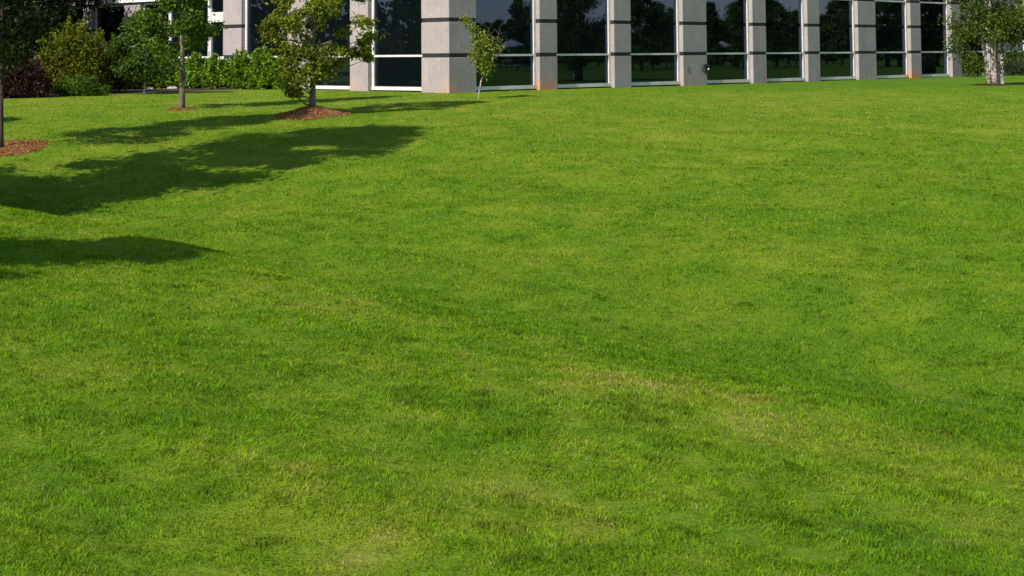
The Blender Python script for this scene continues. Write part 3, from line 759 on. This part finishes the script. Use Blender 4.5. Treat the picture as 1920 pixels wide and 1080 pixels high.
def far_tree(pos, h, kind, label, group):
    var = rr.randint(0, 2); key = (kind, var)
    if key not in protos:
        t = tree('field_tree', label, 'tree', pos, 10, .9 if kind != 'cone' else .4, 3.6 if kind != 'cone' else 2.4, 6500, .42, (.075, .12, .016), 100+var*7+len(kind), trunk_r=.22, clumps=60, shape=kind, group=group, limbs=16, spread=.26)
        protos[key] = t
    else:
        src = protos[key]; t = src.copy(); COL.objects.link(t)
        for ch in src.children:
            c = ch.copy(); COL.objects.link(c); c.parent = t
        t['label'] = label; t['group'] = group
    t.location = pos; s = h/10; t.scale = (s*rr.uniform(.9, 1.15), s*rr.uniform(.9, 1.15), s); t.rotation_euler = (0, 0, rr.uniform(0, 6))
    return t
for px, d, hp, kd in REFL:
    q, path = reflect(px, d); h = hp/F*path+1.3
    far_tree(Vector((q.x, q.y, gz(q.x, q.y))), h, kd, 'one of the trees across the lawn that show only as dark reflections in the windows', 'trees mirrored in the right windows')
# picnic tables under pale umbrellas, far across the lawn, seen only in the glass
def picnic(px, d, label):
    q, _ = reflect(px, d); e = empty('picnic_table', (q.x, q.y, gz(q.x, q.y)), .4); tag(e, label, 'picnic table', 'picnic tables mirrored in the windows')
    m = MB(); [m.box(-.9, -.4+.2*k, .72, .9, -.22+.2*k, .76, .006) for k in range(4)]; m.build('tabletop', M_stone, e)
    for sy in (-1, 1):
        m = MB(); m.box(-.9, sy*.75-.14, .42, .9, sy*.75+.14, .46, .006); m.build('bench', M_stone, e)
        m = MB(); m.tube([(sy*.65, -.8, 0), (sy*.65, -.25, .72)], .03, 6); m.tube([(sy*.65, .8, 0), (sy*.65, .25, .72)], .03, 6); m.box(sy*.65-.03, -.85, .38, sy*.65+.03, .85, .42); m.build('leg', M_grey, e)
    m = MB(); m.tube([(0, 0, 0), (0, 0, 2.25)], .025, 8); m.build('umbrella_pole', M_grey, e)
    m = MB(); n = 8; R_ = .95
    ring = [(R_*math.cos(2*PI*k/n), R_*math.sin(2*PI*k/n), 1.78) for k in range(n)]
    m.add([(0, 0, 2.2)]+ring+[(x, y, z-.12) for x, y, z in ring]+[(0, 0, 2.17)], [(0, 1+k, 1+(k+1) % n) for k in range(n)]+[(1+k, 9+k, 9+(k+1) % n, 1+(k+1) % n) for k in range(n)]+[(17, 9+(k+1) % n, 9+k) for k in range(n)])
    m.build('umbrella_canopy', M_stone, e)
picnic(962, 56, 'picnic table under a white umbrella, mirrored in the window right of the sapling')
picnic(1356, 72, 'picnic table under a white umbrella, mirrored in the window right of the hose')
# far belt closing the horizon in the glass
for k in range(46):
    px = 860+k*22; q, path = reflect(px, 150+rr.uniform(-12, 12)); h = (rr.uniform(28, 46))/F*path+1.3
    far_tree(Vector((q.x, q.y, gz(q.x, q.y))), h*1.0, 'oval', 'one of the trees across the lawn that show only as dark reflections in the windows', 'trees mirrored in the right windows').scale.x *= 1.4
# and those mirrored in the sunlit facade
for k in range(22):
    a = k/21; y = 22+a*75+rr.uniform(-2, 2); x = -48-rr.uniform(0, 14)-(6 if k % 2 else 0)
    far_tree(Vector((x, y, gz(x, y))), rr.uniform(10, 15), 'oval', 'one of the tall trees far left that darken the sunlit windows', 'trees mirrored in the left windows')

# ------------------------------------------------------------------ grass blades: real turf, thinner with distance
def grass():
    rng = np.random.default_rng(99)
    n = 1000000
    D0, D1 = 3.6, 49.0; e = .42
    D = (D0**e+(D1**e-D0**e)*rng.random(n))**(1/e)
    X = D*rng.uniform(-.40, .40, n)+rng.uniform(-.6, .6, n); Y = D
    # keep off the building, bed and mulch
    ur = (X-C0.x)*nR.x+(Y-C0.y)*nR.y; ul_ = (X-C0.x)*nL.x+(Y-C0.y)*nL.y
    keep = (ur > .03) | (ul_ > .03); keep &= rng.random(n) < np.clip((46-D)/24, .12, 1)
    ex = np.array([p.x for p in edge]); ey = np.array([p.y for p in edge]); o_ = np.argsort(ex)
    by = np.interp(X, ex[o_], ey[o_]); keep &= ~((X < ex.max()) & (Y > by-.03))
    for c, rx, ry, ox, oy in ((g2, .88, 1.2, 0, 0), (g0, .6, 1.0, .2, .2), (g1, .3, .4, 0, 0), (gb, .7, .85, -.15, -.1)):
        keep &= (((X-c.x-ox)/rx)**2+((Y-c.y-oy)/ry)**2) > rng.uniform(.72, 1.05, n)
    X, Y, D = X[keep], Y[keep], D[keep]; n = len(X)
    # tufting
    tu = fnoise(X*9, Y*9, 61, 2); lush = np.clip(-tone(X, Y)*.5, -.3, .8)
    k = rng.random(n) < .45+.9*tu; X, Y, D, lush, tu = X[k], Y[k], D[k], lush[k], tu[k]; n = len(X)
    Z = height(X, Y)
    far = D/5.0
    L_ = (.015+.012*rng.random(n)+.012*tu)*(1+.45*lush)*far**.22
    L_[rng.random(n) < .012] *= 1.6
    cl_ = vnoise(X*6.5, Y*6.5, 404); dk = np.clip((cl_-.80)/.12, 0, 1); pl = np.clip((.14-cl_)/.1, 0, 1); L_ = L_*(1+.35*dk-.3*pl)
    W = .0017*far**.75*rng.uniform(.7, 1.4, n)
    # blades lean in locally coherent directions
    ang = fnoise(X*1.8, Y*1.8, 81, 2)*9+rng.normal(size=n)*1.5
    ln = rng.uniform(.3, 1.5, n); dx, dy = np.cos(ang), np.sin(ang)
    fa_ = rng.random(n)*PI; wx, wy = np.cos(fa_), np.sin(fa_)
    base = np.stack([X, Y, Z-.006], 1)
    lean = np.stack([dx, dy, np.zeros(n)], 1)*ln[:, None]; wv = np.stack([wx, wy, np.zeros(n)], 1)
    L1, W1 = L_[:, None], W[:, None]; up = np.array([0, 0, 1.])
    mid = base+L1*(.52*up*1.0+lean*.26); tip = base+L1*(.86*up/np.sqrt(1+.35*ln[:, None]**2)+lean*.78)
    V_ = np.stack([base-wv*W1, base+wv*W1, mid-wv*W1*.85, mid+wv*W1*.85, tip], 1).reshape(-1, 3)
    i = np.arange(n)*5
    F_ = np.concatenate([np.stack([i, i+1, i+3], 1), np.stack([i, i+3, i+2], 1), np.stack([i+2, i+3, i+4], 1)])
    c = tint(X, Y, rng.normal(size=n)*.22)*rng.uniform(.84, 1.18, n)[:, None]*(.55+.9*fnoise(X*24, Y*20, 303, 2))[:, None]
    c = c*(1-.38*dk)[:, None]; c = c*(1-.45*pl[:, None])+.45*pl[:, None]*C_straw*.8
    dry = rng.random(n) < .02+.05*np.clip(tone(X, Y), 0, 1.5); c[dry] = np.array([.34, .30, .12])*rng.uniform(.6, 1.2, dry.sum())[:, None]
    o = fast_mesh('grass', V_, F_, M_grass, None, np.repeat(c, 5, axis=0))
    tag(o, 'short mown green grass with yellow and straw coloured patches covering the lawn', 'grass', kind='stuff')
grass()
